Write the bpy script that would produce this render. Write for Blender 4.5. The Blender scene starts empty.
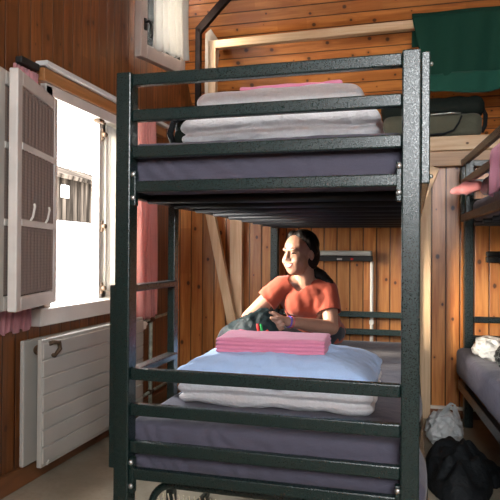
import bpy, bmesh, math, random
from mathutils import Vector, Matrix, noise
from mathutils.bvhtree import BVHTree
random.seed(7)
S = bpy.context.scene
C = S.collection
V = Vector

# ------------------------------------------------------------------ materials
class NT:
    def __init__(s, name):
        s.m = bpy.data.materials.new(name); s.m.use_nodes = True
        s.t = s.m.node_tree; s.n = s.t.nodes; s.l = s.t.links
        s.b = s.n['Principled BSDF']
    def new(s, t, **k):
        n = s.n.new(t)
        for a, v in k.items(): setattr(n, a, v)
        return n
    def link(s, a, b): s.l.new(a, b)
    def put(s, sock, v):
        if hasattr(v, 'is_output'): s.l.new(v, sock)
        else: sock.default_value = v
    def math(s, op, a, b=0.0, c=0.0):
        n = s.new('ShaderNodeMath', operation=op)
        s.put(n.inputs[0], a); s.put(n.inputs[1], b); s.put(n.inputs[2], c)
        return n.outputs[0]
    def comb(s, x, y, z):
        n = s.new('ShaderNodeCombineXYZ')
        for i, v in enumerate((x, y, z)): s.put(n.inputs[i], v)
        return n.outputs[0]
    def white(s, v):
        n = s.new('ShaderNodeTexWhiteNoise', noise_dimensions='3D'); s.put(n.inputs['Vector'], v); return n
    def noise(s, v, scale, detail=3.0, rough=.55, dist=0.0):
        n = s.new('ShaderNodeTexNoise'); s.put(n.inputs['Vector'], v)
        n.inputs['Scale'].default_value = scale; n.inputs['Detail'].default_value = detail
        n.inputs['Roughness'].default_value = rough; n.inputs['Distortion'].default_value = dist
        return n.outputs['Fac']
    def rng(s, v, a, b, c=0.0, d=1.0, smooth=True):
        n = s.new('ShaderNodeMapRange', interpolation_type='SMOOTHSTEP' if smooth else 'LINEAR')
        for i, q in enumerate((v, a, b, c, d)): s.put(n.inputs[i], q)
        return n.outputs[0]
    def mix(s, f, a, b):
        n = s.new('ShaderNodeMix', data_type='RGBA'); s.put(n.inputs[0], f)
        for i, q in ((6, a), (7, b)):
            if not hasattr(q, 'is_output') and len(q) == 3: q = (*q, 1)
            s.put(n.inputs[i], q)
        return n.outputs[2]
    def bump(s, h, strength=.3, dist=.002):
        n = s.new('ShaderNodeBump'); n.inputs['Strength'].default_value = strength
        n.inputs['Distance'].default_value = dist; s.put(n.inputs['Height'], h)
        s.link(n.outputs[0], s.b.inputs['Normal'])
    def obj(s): return s.new('ShaderNodeTexCoord').outputs['Object']
    def P(s, **k):
        for a, v in k.items():
            i = s.b.inputs[a.replace('_', ' ')]
            if isinstance(v, tuple) and len(v) == 3: v = (*v, 1)
            s.put(i, v)

def pine(name, across, along, width, dark=(.30,.088,.017), light=(.56,.215,.055), groove=True, knots=True, rough=.38, slope=1.0, coat=.25, kl=.31):
    """tongue and groove boards; across / along are 'X','Y','Z' of the object's space"""
    t = NT(name)
    sp = t.new('ShaderNodeSeparateXYZ'); t.link(t.obj(), sp.inputs[0])
    a = sp.outputs[across]; l = sp.outputs[along]
    o = sp.outputs[[q for q in 'XYZ' if q not in (across, along)][0]]
    u = t.math('DIVIDE', a, width); fl = t.math('FLOOR', u); fr = t.math('FRACT', u)
    w1 = t.white(t.comb(fl, 3.3, 1.7))
    r1 = w1.outputs['Value']
    vec = t.comb(t.math('MULTIPLY', a, 34.0), t.math('MULTIPLY', l, 2.2), t.math('ADD', t.math('MULTIPLY', r1, 37.0), t.math('MULTIPLY', o, 20.0)))
    g = t.noise(vec, 1.0, 4.0, .6, .6)
    g2 = t.noise(t.comb(t.math('MULTIPLY', a, 160.0), t.math('MULTIPLY', l, 5.0), r1), 1.0, 2.0)
    col = t.mix(t.rng(g, .3, .72), light, dark)
    col = t.mix(t.math('MULTIPLY', t.rng(g2, .5, .75), .3), col, dark)
    hs = t.new('ShaderNodeHueSaturation'); t.link(col, hs.inputs['Color'])
    t.put(hs.inputs['Value'], t.rng(r1, 0, 1, .72, 1.18, False)); col = hs.outputs[0]
    if knots:
        seg = t.math('ADD', t.math('DIVIDE', l, kl), t.math('MULTIPLY', r1, 9.0))
        si = t.math('FLOOR', seg); sf = t.math('FRACT', seg)
        w2 = t.white(t.comb(fl, si, 8.1)); c = t.new('ShaderNodeSeparateColor'); t.link(w2.outputs['Color'], c.inputs[0])
        dx = t.math('MULTIPLY', t.math('SUBTRACT', fr, t.rng(c.outputs[0], 0, 1, .22, .78, False)), width)
        dz = t.math('MULTIPLY', t.math('SUBTRACT', sf, t.rng(c.outputs[1], 0, 1, .12, .88, False)), kl * .75)
        d = t.math('SQRT', t.math('ADD', t.math('MULTIPLY', dx, dx), t.math('MULTIPLY', dz, dz)))
        d = t.math('ADD', d, t.math('MULTIPLY', t.math('SUBTRACT', g2, .5), .006))
        rad = t.rng(c.outputs[2], .15, 1, .0, .0145, False)
        k = t.math('SUBTRACT', 1.0, t.rng(d, t.math('MULTIPLY', rad, .5), t.math('ADD', t.math('MULTIPLY', rad, 1.1), .0005)))
        k = t.math('MULTIPLY', k, t.math('GREATER_THAN', rad, .001))
        halo = t.math('MULTIPLY', t.math('SUBTRACT', 1.0, t.rng(d, rad, t.math('MULTIPLY', rad, 3.2))), .5)
        col = t.mix(halo, col, dark); col = t.mix(t.math('MULTIPLY', k, .9), col, (.045,.014,.006))
    if groove:
        e = t.math('ABSOLUTE', t.math('SUBTRACT', fr, .5))
        gr = t.rng(e, .435, .485)
        col = t.mix(t.math('MULTIPLY', gr, .88), col, (.03,.011,.005))
        t.bump(t.math('SUBTRACT', t.math('MULTIPLY', g2, .06), gr), .7, .006)
    else:
        t.bump(g2, .15, .001)
    t.P(Base_Color=col, Roughness=rough)
    t.b.inputs['Coat Weight'].default_value = coat; t.b.inputs['Coat Roughness'].default_value = .28
    return t.m

def plain(name, col, rough=.5, metal=0.0, var=.0, vscale=8.0, bump=0.0, bscale=120.0, bdist=.001, sheen=0.0, stretch=None, spec=.5, coat=0.0):
    t = NT(name); v = t.obj()
    if stretch:
        mp = t.new('ShaderNodeMapping'); t.link(v, mp.inputs['Vector']); mp.inputs['Scale'].default_value = stretch; v = mp.outputs[0]
    c = (*col, 1)
    if var:
        n = t.noise(v, vscale, 4.0)
        c = t.mix(t.rng(n, .35, .7), tuple(q*(1-var) for q in col), tuple(min(1, q*(1+var*.6)) for q in col))
    t.P(Base_Color=c, Roughness=rough, Metallic=metal)
    t.b.inputs['Specular IOR Level'].default_value = spec
    if coat: t.b.inputs['Coat Weight'].default_value = coat
    if sheen: t.b.inputs['Sheen Weight'].default_value = sheen
    if bump: t.bump(t.noise(v, bscale, 3.0), bump, bdist)
    return t.m

def cloth(name, col, rough=.85, weave=700.0, wr=.35, wscale=14.0, stretch=None, trans=0.0, stripe=None):
    """woven fabric with soft wrinkles"""
    t = NT(name); v = t.obj(); sv = v
    if stretch:
        mp = t.new('ShaderNodeMapping'); t.link(v, mp.inputs['Vector']); mp.inputs['Scale'].default_value = stretch; sv = mp.outputs[0]
    n = t.noise(sv, wscale, 3.0, .5, .4); f = t.noise(v, weave, 1.0)
    c = t.mix(t.rng(f, .3, .7), tuple(q*.9 for q in col), tuple(min(1, q*1.06) for q in col))
    if stripe:
        ax, width, sc = stripe
        sp = t.new('ShaderNodeSeparateXYZ'); t.link(v, sp.inputs[0])
        w = t.math('SINE', t.math('MULTIPLY', sp.outputs[ax], 6.283/width))
        c = t.mix(t.rng(w, .2, .9, 0, .55), c, sc)
    t.P(Base_Color=c, Roughness=rough); t.b.inputs['Sheen Weight'].default_value = .15 if sum(col) > .1 else 0
    t.b.inputs['Specular IOR Level'].default_value = .25
    t.bump(t.math('ADD', n, t.math('MULTIPLY', f, .05)), wr, .012)
    if trans:
        out = t.n['Material Output']; tr = t.new('ShaderNodeBsdfTranslucent'); tr.inputs[0].default_value = (*[min(1, q*1.1) for q in col], 1)
        mx = t.new('ShaderNodeMixShader'); mx.inputs[0].default_value = trans
        t.link(t.b.outputs[0], mx.inputs[1]); t.link(tr.outputs[0], mx.inputs[2]); t.link(mx.outputs[0], out.inputs[0])
    return t.m

M = {}
M['pine_shaded'] = pine('pine_boards_gable_shaded', 'Y', 'Z', .083, (.11,.036,.011), (.27,.098,.030))  # same pine, with the shade on the gable wall put into darker colours
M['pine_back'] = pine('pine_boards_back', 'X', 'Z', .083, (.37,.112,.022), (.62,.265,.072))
M['pine_roof'] = pine('pine_boards_roof', 'Z', 'X', .064, (.36,.105,.018), (.62,.235,.055), kl=.20)
M['pine_x'] = pine('pine_beam_x', 'Z', 'X', .5, groove=False)
M['pale_z'] = pine('pale_timber_upright', 'X', 'Z', .35, (.58,.37,.20), (.74,.53,.33), groove=False, rough=.55, coat=0)
M['pale_x'] = pine('pale_timber_lengthwise', 'Z', 'X', .35, (.58,.37,.20), (.74,.53,.33), groove=False, rough=.55, coat=0)
M['tan_x'] = pine('tan_timber_lengthwise', 'Z', 'X', .35, (.33,.19,.10), (.50,.31,.17), groove=False, rough=.5, coat=0)
M['base'] = pine('pine_baseboard', 'X', 'Y', .5, (.16,.06,.022), (.26,.10,.035), groove=False, knots=False)
M['pelmet'] = pine('pine_pelmet', 'Z', 'Y', .5, (.34,.14,.045), (.52,.24,.085), groove=False, knots=False)

def hammertone(name, col, rough=.27):
    t = NT(name); v = t.obj()
    vo = t.new('ShaderNodeTexVoronoi'); t.link(v, vo.inputs['Vector']); vo.inputs['Scale'].default_value = 520
    n = t.noise(v, 230.0, 2.0)
    wn = t.new('ShaderNodeTexVoronoi'); t.link(v, wn.inputs['Vector']); wn.inputs['Scale'].default_value = 520
    sc_ = t.new('ShaderNodeSeparateColor'); t.link(wn.outputs['Color'], sc_.inputs[0]); sp_ = t.rng(sc_.outputs[0], .45, 1.0)
    t.P(Base_Color=t.mix(sp_, tuple(q*.7 for q in col), tuple(q*1.7 for q in col)), Roughness=t.rng(sp_, 0, 1, rough+.16, rough-.05))
    t.b.inputs['Specular IOR Level'].default_value = .7
    t.b.inputs['Coat Weight'].default_value = .15; t.b.inputs['Coat Roughness'].default_value = .2
    t.bump(vo.outputs['Distance'], .09, .0010)
    return t.m
M['green'] = hammertone('dark_green_hammertone_paint', (.0035, .0165, .0145))
M['dark_timber'] = plain('dark_timber', (.016,.009,.007), .8, var=.4, vscale=20, spec=.15)
M['brown_steel'] = hammertone('dark_brown_steel', (.022, .012, .008))
M['slat'] = plain('black_steel_tube', (.012,.014,.018), .42)
M['bolt'] = plain('zinc_bolt', (.55,.57,.55), .35, .9)
M['white_paint'] = plain('window_white_paint', (.66,.63,.58), .45, var=.12, vscale=5, bump=.1, bscale=60)
M['beige_paint'] = plain('pinkish_beige_paint', (.56,.46,.40), .45, var=.15, vscale=6, bump=.1, bscale=60)
M['radiator'] = plain('radiator_enamel', (.40,.385,.345), .4, var=.08, vscale=3)
M['pipe_green'] = plain('pale_green_pipe_paint', (.36,.40,.32), .45, var=.35, vscale=30)
M['pipe_white'] = plain('white_conduit', (.80,.77,.70), .4)
M['rust'] = plain('rusty_iron', (.12,.075,.045), .6, .4, var=.5, vscale=40)
M['dark_metal'] = plain('dark_lever', (.02,.022,.02), .35, .5)
M['lamp_top'] = plain('lamp_grey_metal', (.42,.42,.38), .4, .3, var=.1)
M['black_plastic'] = plain('black_plastic', (.012,.014,.014), .4)
M['sheet'] = cloth('plum_grey_fitted_sheet', (.083,.078,.108), wr=.5, wscale=9, stretch=(1.6,1.6,3.2))
M['duvet_white'] = cloth('white_duvet_cotton', (.83,.84,.86), wr=1.0, wscale=30, stretch=(1,1,2), stripe=('X', .020, (.79,.80,.815)))
M['duvet_blue'] = cloth('pale_blue_pillow_cover', (.42,.58,.86), wr=.9, wscale=15)
M['pink'] = cloth('pink_cotton_sheet', (.68,.24,.36), wr=.5, wscale=20)
M['towel_pink'] = cloth('pink_terry', (.80,.36,.48), wr=.5, wscale=20)
M['pink_dusty'] = cloth('salmon_pink_fabric', (.66,.24,.24), wr=.5, wscale=20)
M['maroon'] = cloth('maroon_wool', (.075,.018,.028), wr=.7, wscale=30)
M['curtain'] = cloth('dusty_pink_curtain', (.84,.46,.42), wr=.2, wscale=30, trans=.5)
M['curtain_hem'] = cloth('pink_curtain_cloth', (.66,.33,.36), wr=.3, wscale=30, trans=.25)
M['leaf_net'] = cloth('brownish_net', (.27,.20,.165), wr=.2, wscale=40, trans=.2, stripe=('Z', .012, (.20,.145,.12)))
M['lace'] = cloth('white_lace', (.72,.70,.65), wr=.5, wscale=40, trans=.30)
M['green_cloth'] = cloth('dark_green_blanket', (.004,.040,.024), wr=.5, wscale=10, weave=300)
M['green_hem'] = cloth('green_blanket_hem', (.006,.062,.040), wr=.3, wscale=10, weave=300)
M['black_cloth'] = cloth('black_jacket_cloth', (.010,.012,.0135), wr=1.4, wscale=22, rough=.7)
M['olive'] = cloth('olive_canvas', (.085,.085,.058), wr=.5, wscale=16, weave=300)
M['olive_dark'] = cloth('dark_olive_canvas', (.007,.011,.008), wr=.6, wscale=16, weave=300)
M['teal_bag'] = cloth('dark_teal_nylon', (.010,.020,.022), wr=.9, wscale=26, rough=.55)
M['red_web'] = cloth('red_webbing', (.62,.035,.03), wr=.2)
M['pink_web'] = cloth('pink_stripe', (.75,.12,.22), wr=.2)
M['green_web'] = cloth('green_webbing', (.02,.30,.07), wr=.2)
M['shirt'] = cloth('rust_red_jersey', (.31,.060,.034), wr=.3, wscale=18, stretch=(1.3,1.3,.7))
M['trousers'] = cloth('dark_trousers', (.03,.032,.04), wr=.5)
M['purple'] = plain('purple_band', (.14,.08,.50), .5)
M['ribbon'] = plain('red_blue_friendship_band', (.55,.10,.12), .6)
t = NT('skin'); nn = t.noise(t.obj(), 35.0)
t.P(Base_Color=t.mix(t.rng(nn, .3, .7), (.35,.185,.13), (.39,.215,.15)), Roughness=.42)
t.b.inputs['Subsurface Weight'].default_value = .12; t.b.inputs['Subsurface Radius'].default_value = (.02,.008,.004); t.b.inputs['Subsurface Scale'].default_value = .3
M['skin'] = t.m
M['lips'] = plain('lips', (.22,.045,.04), .5)
M['teeth'] = plain('teeth', (.85,.82,.76), .3)
M['eye'] = plain('eye_dark', (.02,.012,.01), .2)
t = NT('dark_brown_hair'); v = t.obj(); mp = t.new('ShaderNodeMapping'); t.link(v, mp.inputs[0]); mp.inputs['Scale'].default_value = (260,260,14)
hn = t.noise(mp.outputs[0], 1.0, 3.0)
t.P(Base_Color=t.mix(hn, (.004,.003,.0025), (.014,.009,.007)), Roughness=.6); t.bump(hn, .5, .002); t.b.inputs['Specular IOR Level'].default_value = .2; M['hair'] = t.m
# plastic carrier bag
t = NT('white_carrier_bag'); t.P(Base_Color=(.64,.655,.65), Roughness=.35)
t.b.inputs['Transmission Weight'].default_value = .15
nn = t.noise(t.obj(), 28.0, 4.0, .6, 1.0); t.bump(nn, .8, .02); M['plastic'] = t.m
# patterned pouch
t = NT('black_patterned_pouch'); vo = t.new('ShaderNodeTexVoronoi', feature='DISTANCE_TO_EDGE'); t.link(t.obj(), vo.inputs['Vector']); vo.inputs['Scale'].default_value = 38
t.P(Base_Color=t.mix(t.rng(vo.outputs[0], .03, .07), (.20,.21,.19), (.014,.016,.015)), Roughness=.8); M['pouch'] = t.m
# concrete floor
t = NT('worn_concrete_floor'); n1 = t.noise(t.obj(), 2.2, 5.0, .6, .5); n2 = t.noise(t.obj(), 45.0, 3.0)
c = t.mix(t.rng(n1, .35, .68), (.25,.215,.155), (.38,.335,.25)); c = t.mix(t.math('MULTIPLY', t.rng(n2, .45, .7), .25), c, (.20,.165,.115))
t.P(Base_Color=c, Roughness=.55); t.bump(n2, .15, .002); M['floor'] = t.m
M['barn_glare'] = plain('white_barn_glare', (.82,.80,.77), .9, var=.05)  # white colour stands in for glare washing out the barn's lower half
M['barn_wood'] = plain('weathered_barn_boards', (.045,.036,.029), .9, var=.85, vscale=1.0, stretch=(1,7,.35), spec=0.0)
M['ground'] = plain('pale_gravel', (.62,.60,.56), .95, var=.1, vscale=2)
# window glass
t = NT('window_glass'); tr = t.new('ShaderNodeBsdfTransparent'); gl = t.new('ShaderNodeBsdfGlossy'); gl.inputs['Roughness'].default_value = .03
fz = t.new('ShaderNodeFresnel'); fz.inputs[0].default_value = 1.45; mx = t.new('ShaderNodeMixShader')
t.link(fz.outputs[0], mx.inputs[0]); t.link(tr.outputs[0], mx.inputs[1]); t.link(gl.outputs[0], mx.inputs[2]); t.link(mx.outputs[0], t.n['Material Output'].inputs[0])
M['glass'] = t.m
# wire mesh of the folding bed
M['mesh'] = plain('cream_wire', (.62,.55,.40), .5)

# ------------------------------------------------------------------ geometry helpers
def bm_new(): return bmesh.new()
def box(bm, x0, x1, y0, y1, z0, z1, bev=0.0, rot=None, seg=2):
    b = bmesh.new(); bmesh.ops.create_cube(b, size=1)
    bmesh.ops.scale(b, vec=(x1-x0, y1-y0, z1-z0), verts=b.verts)
    if bev: bmesh.ops.bevel(b, geom=b.edges[:], offset=bev, segments=seg, affect='EDGES', profile=.5)
    if rot is not None: bmesh.ops.transform(b, matrix=rot.to_4x4(), verts=b.verts)
    bmesh.ops.translate(b, vec=((x0+x1)/2, (y0+y1)/2, (z0+z1)/2), verts=b.verts)
    merge(bm, b)
def merge(bm, b):
    me = bpy.data.meshes.new('tmp'); b.to_mesh(me); b.free(); bm.from_mesh(me); bpy.data.meshes.remove(me)
def bar(bm, p0, p1, w, h, bev=.003, up=V((0,0,1))):
    """box beam from p0 to p1, w sideways, h along up"""
    p0, p1 = V(p0), V(p1); d = p1-p0; L = d.length; z = d.normalized()
    x = up.cross(z)
    if x.length < 1e-4: x = V((1,0,0))
    x.normalize(); y = z.cross(x)
    b = bmesh.new(); bmesh.ops.create_cube(b, size=1); bmesh.ops.scale(b, vec=(w, h, L), verts=b.verts)
    if bev: bmesh.ops.bevel(b, geom=b.edges[:], offset=bev, segments=2, affect='EDGES', profile=.5)
    m = Matrix((x, y, z)).transposed().to_4x4(); m.translation = (p0+p1)/2
    bmesh.ops.transform(b, matrix=m, verts=b.verts); merge(bm, b)
def tube(bm, pts, r, n=10, closed=False, cap=True):
    pts = [V(p) for p in pts]; rings = []; N = len(pts)
    rr = r if isinstance(r, (list, tuple)) else [r]*N
    prev = None
    for i, p in enumerate(pts):
        a = pts[(i-1) % N] if (closed or i) else p; c = pts[(i+1) % N] if (closed or i < N-1) else p
        d = (c-a).normalized()
        if prev is None:
            x = d.orthogonal().normalized()
        else:
            x = (prev - d*prev.dot(d)).normalized()
        prev = x; y = d.cross(x)
        rings.append([bm.verts.new(p + (x*math.cos(2*math.pi*k/n) + y*math.sin(2*math.pi*k/n))*rr[i]) for k in range(n)])
    for i in range(N if closed else N-1):
        a, b = rings[i], rings[(i+1) % N]
        for k in range(n): bm.faces.new((a[k], a[(k+1) % n], b[(k+1) % n], b[k]))
    if cap and not closed:
        bm.faces.new(rings[0][::-1]); bm.faces.new(rings[-1])
def ball(bm, c, r, rot=None, u=16, v=10):
    b = bmesh.new(); bmesh.ops.create_uvsphere(b, u_segments=u, v_segments=v, radius=1)
    r = (r, r, r) if not isinstance(r, (tuple, list)) else r
    bmesh.ops.scale(b, vec=r, verts=b.verts)
    if rot is not None: bmesh.ops.transform(b, matrix=rot.to_4x4(), verts=b.verts)
    bmesh.ops.translate(b, vec=c, verts=b.verts); merge(bm, b)
def capsule(bm, p0, r0, p1, r1, n=14):
    p0, p1 = V(p0), V(p1); ball(bm, p0, r0, u=n, v=8); ball(bm, p1, r1, u=n, v=8)
    tube(bm, [p0, p1], [r0, r1], n)
def chain(bm, pr):
    for (a, ra), (b, rb) in zip(pr, pr[1:]): capsule(bm, a, ra, b, rb)
def sheet(bm, f, nu, nv):
    g = [[bm.verts.new(f(i/nu, j/nv)) for j in range(nv+1)] for i in range(nu+1)]
    for i in range(nu):
        for j in range(nv): bm.faces.new((g[i][j], g[i+1][j], g[i+1][j+1], g[i][j+1]))
def N3(p, s, o=0.0): return noise.noise(V((p[0]*s+o, p[1]*s+o*1.7, p[2]*s-o)))

def obj(name, bm, mat, parent=None, label=None, smooth=False, origin=None, cat=None, group=None, kind=None, recalc=True):
    if recalc: bmesh.ops.recalc_face_normals(bm, faces=bm.faces[:])
    o0 = V(origin) if origin is not None else (V(parent['o0']) if parent is not None else V((0,0,0)))
    if o0.length: bmesh.ops.translate(bm, vec=-o0, verts=bm.verts)
    me = bpy.data.meshes.new(name); bm.to_mesh(me); bm.free()
    if smooth:
        for p in me.polygons: p.use_smooth = True
    for mm in (mat if isinstance(mat, (list, tuple)) else [mat]): me.materials.append(mm)
    o = bpy.data.objects.new(name, me); C.objects.link(o)
    if parent is not None: o.parent = parent
    else: o.location = o0
    o['o0'] = tuple(o0)
    if label: o['label'] = label
    if cat: o['category'] = cat
    if group: o['group'] = group
    if kind: o['kind'] = kind
    return o
def thing(name, label, cat, loc=(0,0,0), group=None):
    o = bpy.data.objects.new(name, None); C.objects.link(o); o.location = loc; o.empty_display_size = .1
    o['label'] = label; o['category'] = cat; o['o0'] = tuple(loc)
    if group: o['group'] = group
    return o
def struct(name, bm, mat, **k): return obj(name, bm, mat, kind='structure', **k)
def sm_mod(o, levels=1):
    m = o.modifiers.new('s', 'SUBSURF'); m.levels = m.render_levels = levels
def remeshed(bm, voxel, smooth=6, fac=.5):
    me = bpy.data.meshes.new('tmp'); bm.to_mesh(me); bm.free()
    o = bpy.data.objects.new('tmp', me); C.objects.link(o)
    r = o.modifiers.new('r', 'REMESH'); r.mode = 'VOXEL'; r.voxel_size = voxel
    s = o.modifiers.new('q', 'SMOOTH'); s.iterations = smooth; s.factor = fac
    bpy.context.view_layer.update()
    dg = bpy.context.evaluated_depsgraph_get()
    m2 = bpy.data.meshes.new_from_object(o.evaluated_get(dg))
    b = bmesh.new(); b.from_mesh(m2)
    bpy.data.objects.remove(o); bpy.data.meshes.remove(me); bpy.data.meshes.remove(m2)
    return b
def soft_box(x0, x1, y0, y1, z0, z1, r=.03, n=(44,36,12), amp=.004, fs=9.0, seed=0.0, creases=(), puff=0.0, wob=0.0, cd=.012, cw=.010, taper=0.0):
    """rounded cushion; creases = heights (0..1) of the fold lines round its sides"""
    b = bmesh.new(); hx, hy, hz = (x1-x0)/2, (y1-y0)/2, (z1-z0)/2; c = V(((x0+x1)/2, (y0+y1)/2, (z0+z1)/2))
    r = min(r, hx, hy, hz)
    pts = {}
    def vert(i, j, k):
        key = (i, j, k)
        if key in pts: return pts[key]
        q = V(((2*i/n[0]-1)*hx, (2*j/n[1]-1)*hy, (2*k/n[2]-1)*hz))
        core = V((max(-hx+r, min(hx-r, q.x)), max(-hy+r, min(hy-r, q.y)), max(-hz+r, min(hz-r, q.z))))
        d = q-core
        nrm = d.normalized() if d.length > 1e-9 else V((0,0,1))
        p = core + nrm*r if d.length > 1e-9 else q
        w = c+p
        ed = (1-abs(q.x/hx)**3)*(1-abs(q.y/hy)**3)
        if puff and q.z > 0: p = p + V((0,0,puff*ed*(q.z/hz)))
        if taper: p = V((p.x, p.y, -hz+(p.z+hz)*(1-taper*max(abs(q.x/hx)**5, .6*abs(q.y/hy)**6))))
        a = N3(w, fs, seed)*.65 + N3(w, fs*2.6, seed+5)*.35
        p = p + nrm*a*amp
        side = math.sqrt(nrm.x**2+nrm.y**2)
        for cz in creases:
            zz = (cz*2-1)*hz + wob*N3((w.x, w.y, 0), 4.0, seed+9)
            p = p - V((nrm.x, nrm.y, 0))*cd*math.exp(-((q.z-zz)/cw)**2)
        pts[key] = b.verts.new(c+p); return pts[key]
    def quad(a, bb, cc, d):
        try: b.faces.new((a, bb, cc, d))
        except ValueError: pass
    for i in range(n[0]):
        for j in range(n[1]):
            for k in (0, n[2]): quad(vert(i,j,k), vert(i+1,j,k), vert(i+1,j+1,k), vert(i,j+1,k))
    for i in range(n[0]):
        for k in range(n[2]):
            for j in (0, n[1]): quad(vert(i,j,k), vert(i+1,j,k), vert(i+1,j,k+1), vert(i,j,k+1))
    for j in range(n[1]):
        for k in range(n[2]):
            for i in (0, n[0]): quad(vert(i,j,k), vert(i,j+1,k), vert(i,j+1,k+1), vert(i,j,k+1))
    return b

# ------------------------------------------------------------------ the room
LX, RX, BY, FY = -.72, 2.45, 2.18, -3.0
# window 1 opening y .70-1.62 z .735-1.70 ; window 2 (upper) y 1.58-2.0 z 2.17-2.62
b = bm_new(); T = .18
def lw(y0, y1, z0, z1): box(b, LX-T, LX, y0, y1, z0, z1)
lw(FY, .70, 0, 3.4); lw(.70, 1.62, 0, .735); lw(.70, 1.62, 1.70, 3.4); lw(1.62, 3.1, 0, 2.26)
lw(1.62, 2.0, 2.70, 3.4); lw(2.0, 3.1, 2.26, 3.4)
struct('wall_left', b, M['pine_shaded'])
b = bm_new(); box(b, RX, RX+T, FY, 3.1, 0, 3.4); struct('wall_right', b, M['pine_shaded'])
b = bm_new(); box(b, LX, RX, BY, BY+.12, 0, 1.60); struct('wall_back', b, M['pine_back'])
b = bm_new(); FWx0, FWx1, FWz0, FWz1 = .80, 2.35, 1.38, 2.75
box(b, LX-T, FWx0, FY-T, FY, 0, 3.4); box(b, FWx1, RX+T, FY-T, FY, 0, 3.4)
box(b, FWx0, FWx1, FY-T, FY, 0, FWz0); box(b, FWx0, FWx1, FY-T, FY, FWz1, 3.4)
struct('wall_front', b, M['pine_back'])
b = bm_new(); box(b, LX-T, RX+T, FY-T, 3.1, -.12, 0); struct('floor', b, M['floor'])
b = bm_new(); box(b, LX-T, RX+T, FY-T, 1.72, 3.3, 3.42); struct('ceiling', b, M['pine_roof'])
# sloping roof lining: y falls as z rises (2.805,1.70) -> (1.70,3.40)
b = bm_new()
dy, dz = 1.105, 1.70; L_ = math.hypot(dy, dz); nv_ = V((0, dz/L_, dy/L_))*.10
q = [V((0, 2.87, 1.60)), V((0, 1.65, 3.477))]
vs = []
for x in (LX-T, RX+T):
    for p in (q[0], q[1], q[1]+nv_, q[0]+nv_): vs.append(b.verts.new((x, p.y, p.z)))
for f in ((0,1,2,3), (4,7,6,5), (0,4,5,1), (1,5,6,2), (2,6,7,3), (3,7,4,0)): b.faces.new([vs[i] for i in f])
struct('ceiling_slope', b, M['pine_roof'])
# ledge over the back wall: pale nosing, darker apron below, boarded shelf behind
b = bm_new(); box(b, LX, RX, 2.085, 2.14, 1.615, 1.70, .004); struct('trim_1', b, M['pale_x'])
b = bm_new(); box(b, LX, RX, 2.115, BY, 1.525, 1.615, .003); struct('trim_2', b, M['tan_x'])
b = bm_new(); box(b, LX, RX, 2.14, 2.90, 1.60, 1.695); struct('floor_ledge', b, M['pine_x'])
# skirting boards
b = bm_new(); box(b, LX, LX+.022, FY, BY, 0, .085, .004); struct('baseboard_left', b, M['base'])
b = bm_new(); box(b, LX+.022, RX, BY-.02, BY, 0, .05, .003); struct('baseboard_back', b, M['base'])
b = bm_new(); box(b, .99, RX, BY-.026, BY, .05, .068, .003); struct('trim_3', b, M['pipe_white'])

# ---- window 1: casing, sill, mullion, closed leaf
b = bm_new(); x0, x1 = LX-.06, LX+.03
box(b, LX-.14, x1, .655, .705, .70, 1.735, .004); box(b, LX-.14, x1, 1.615, 1.665, .70, 1.735, .004)
box(b, LX-.14, x1, .655, 1.665, 1.69, 1.745, .004)
box(b, LX-.055, LX-.012, 1.198, 1.235, .74, 1.70, .004)
w1 = struct('window_1', b, M['white_paint'])
b = bm_new(); box(b, LX-.14, LX+.05, .60, 1.72, .665, .742, .006); obj('sill', b, M['white_paint'], w1)
b = bm_new(); y0, y1 = 1.24, 1.612
for a in ((y0, y0+.045, .745, 1.69), (y1-.045, y1, .745, 1.69), (y0, y1, .745, .80), (y0, y1, 1.635, 1.69)):
    box(b, LX-.052, LX-.018, *a, .003)
fx = obj('casement', b, M['white_paint'], w1)
b = bm_new(); box(b, LX-.037, LX-.033, y0+.03, y1-.03, .78, 1.66); obj('pane', b, M['glass'], fx)
for zz in (.80, 1.13, 1.62):
    b = bm_new(); tube(b, [(LX-.004, 1.215, zz-.03), (LX-.004, 1.215, zz+.03)], .009); ball(b, (LX+.012, 1.215, zz), .014); obj('hinge', b, M['rust'], w1)
b = bm_new(); box(b, LX-.01, LX+.026, 1.13, 1.185, 1.672, 1.69, .004); tube(b, [(LX+.02,1.14,1.675),(LX+.036,1.145,1.668),(LX+.036,1.17,1.668)], .006); obj('latch', b, M['rust'], w1)
b = bm_new()
def f(u_, v_): return V((LX-.004+.006*math.sin(u_*9*6.283+math.sin(v_*3)), 1.245+.36*u_, 1.68-.90*v_))
sheet(b, f, 90, 20)
nc = obj('net_curtain', b, M['lace'], None, 'white net curtain on the far half of the big window, beside the bunk post', smooth=True, origin=(LX-.004, 1.42, .78), cat='curtain')
nc.modifiers.new('t', 'SOLIDIFY').thickness = .0015
# pelmet board with pale rail on top
b = bm_new(); box(b, LX, LX+.045, .62, 1.95, 1.742, 1.80, .004); struct('trim_4', b, M['pelmet'])
cr = thing('curtain_rail', 'pale blue-white curtain rail above the big left window', 'curtain rail', (LX+.035, .62, 1.802))
b = bm_new(); box(b, LX+.01, LX+.07, .60, 1.95, 1.802, 1.824, .004); obj('rail', b, plain('rail_white', (.62,.66,.66), .4), cr)
b = bm_new(); box(b, LX+.001, LX+.035, .475, .60, 1.775, 1.806, .006); obj('end_cap', b, M['black_plastic'], cr, 'dark rail end')

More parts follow.
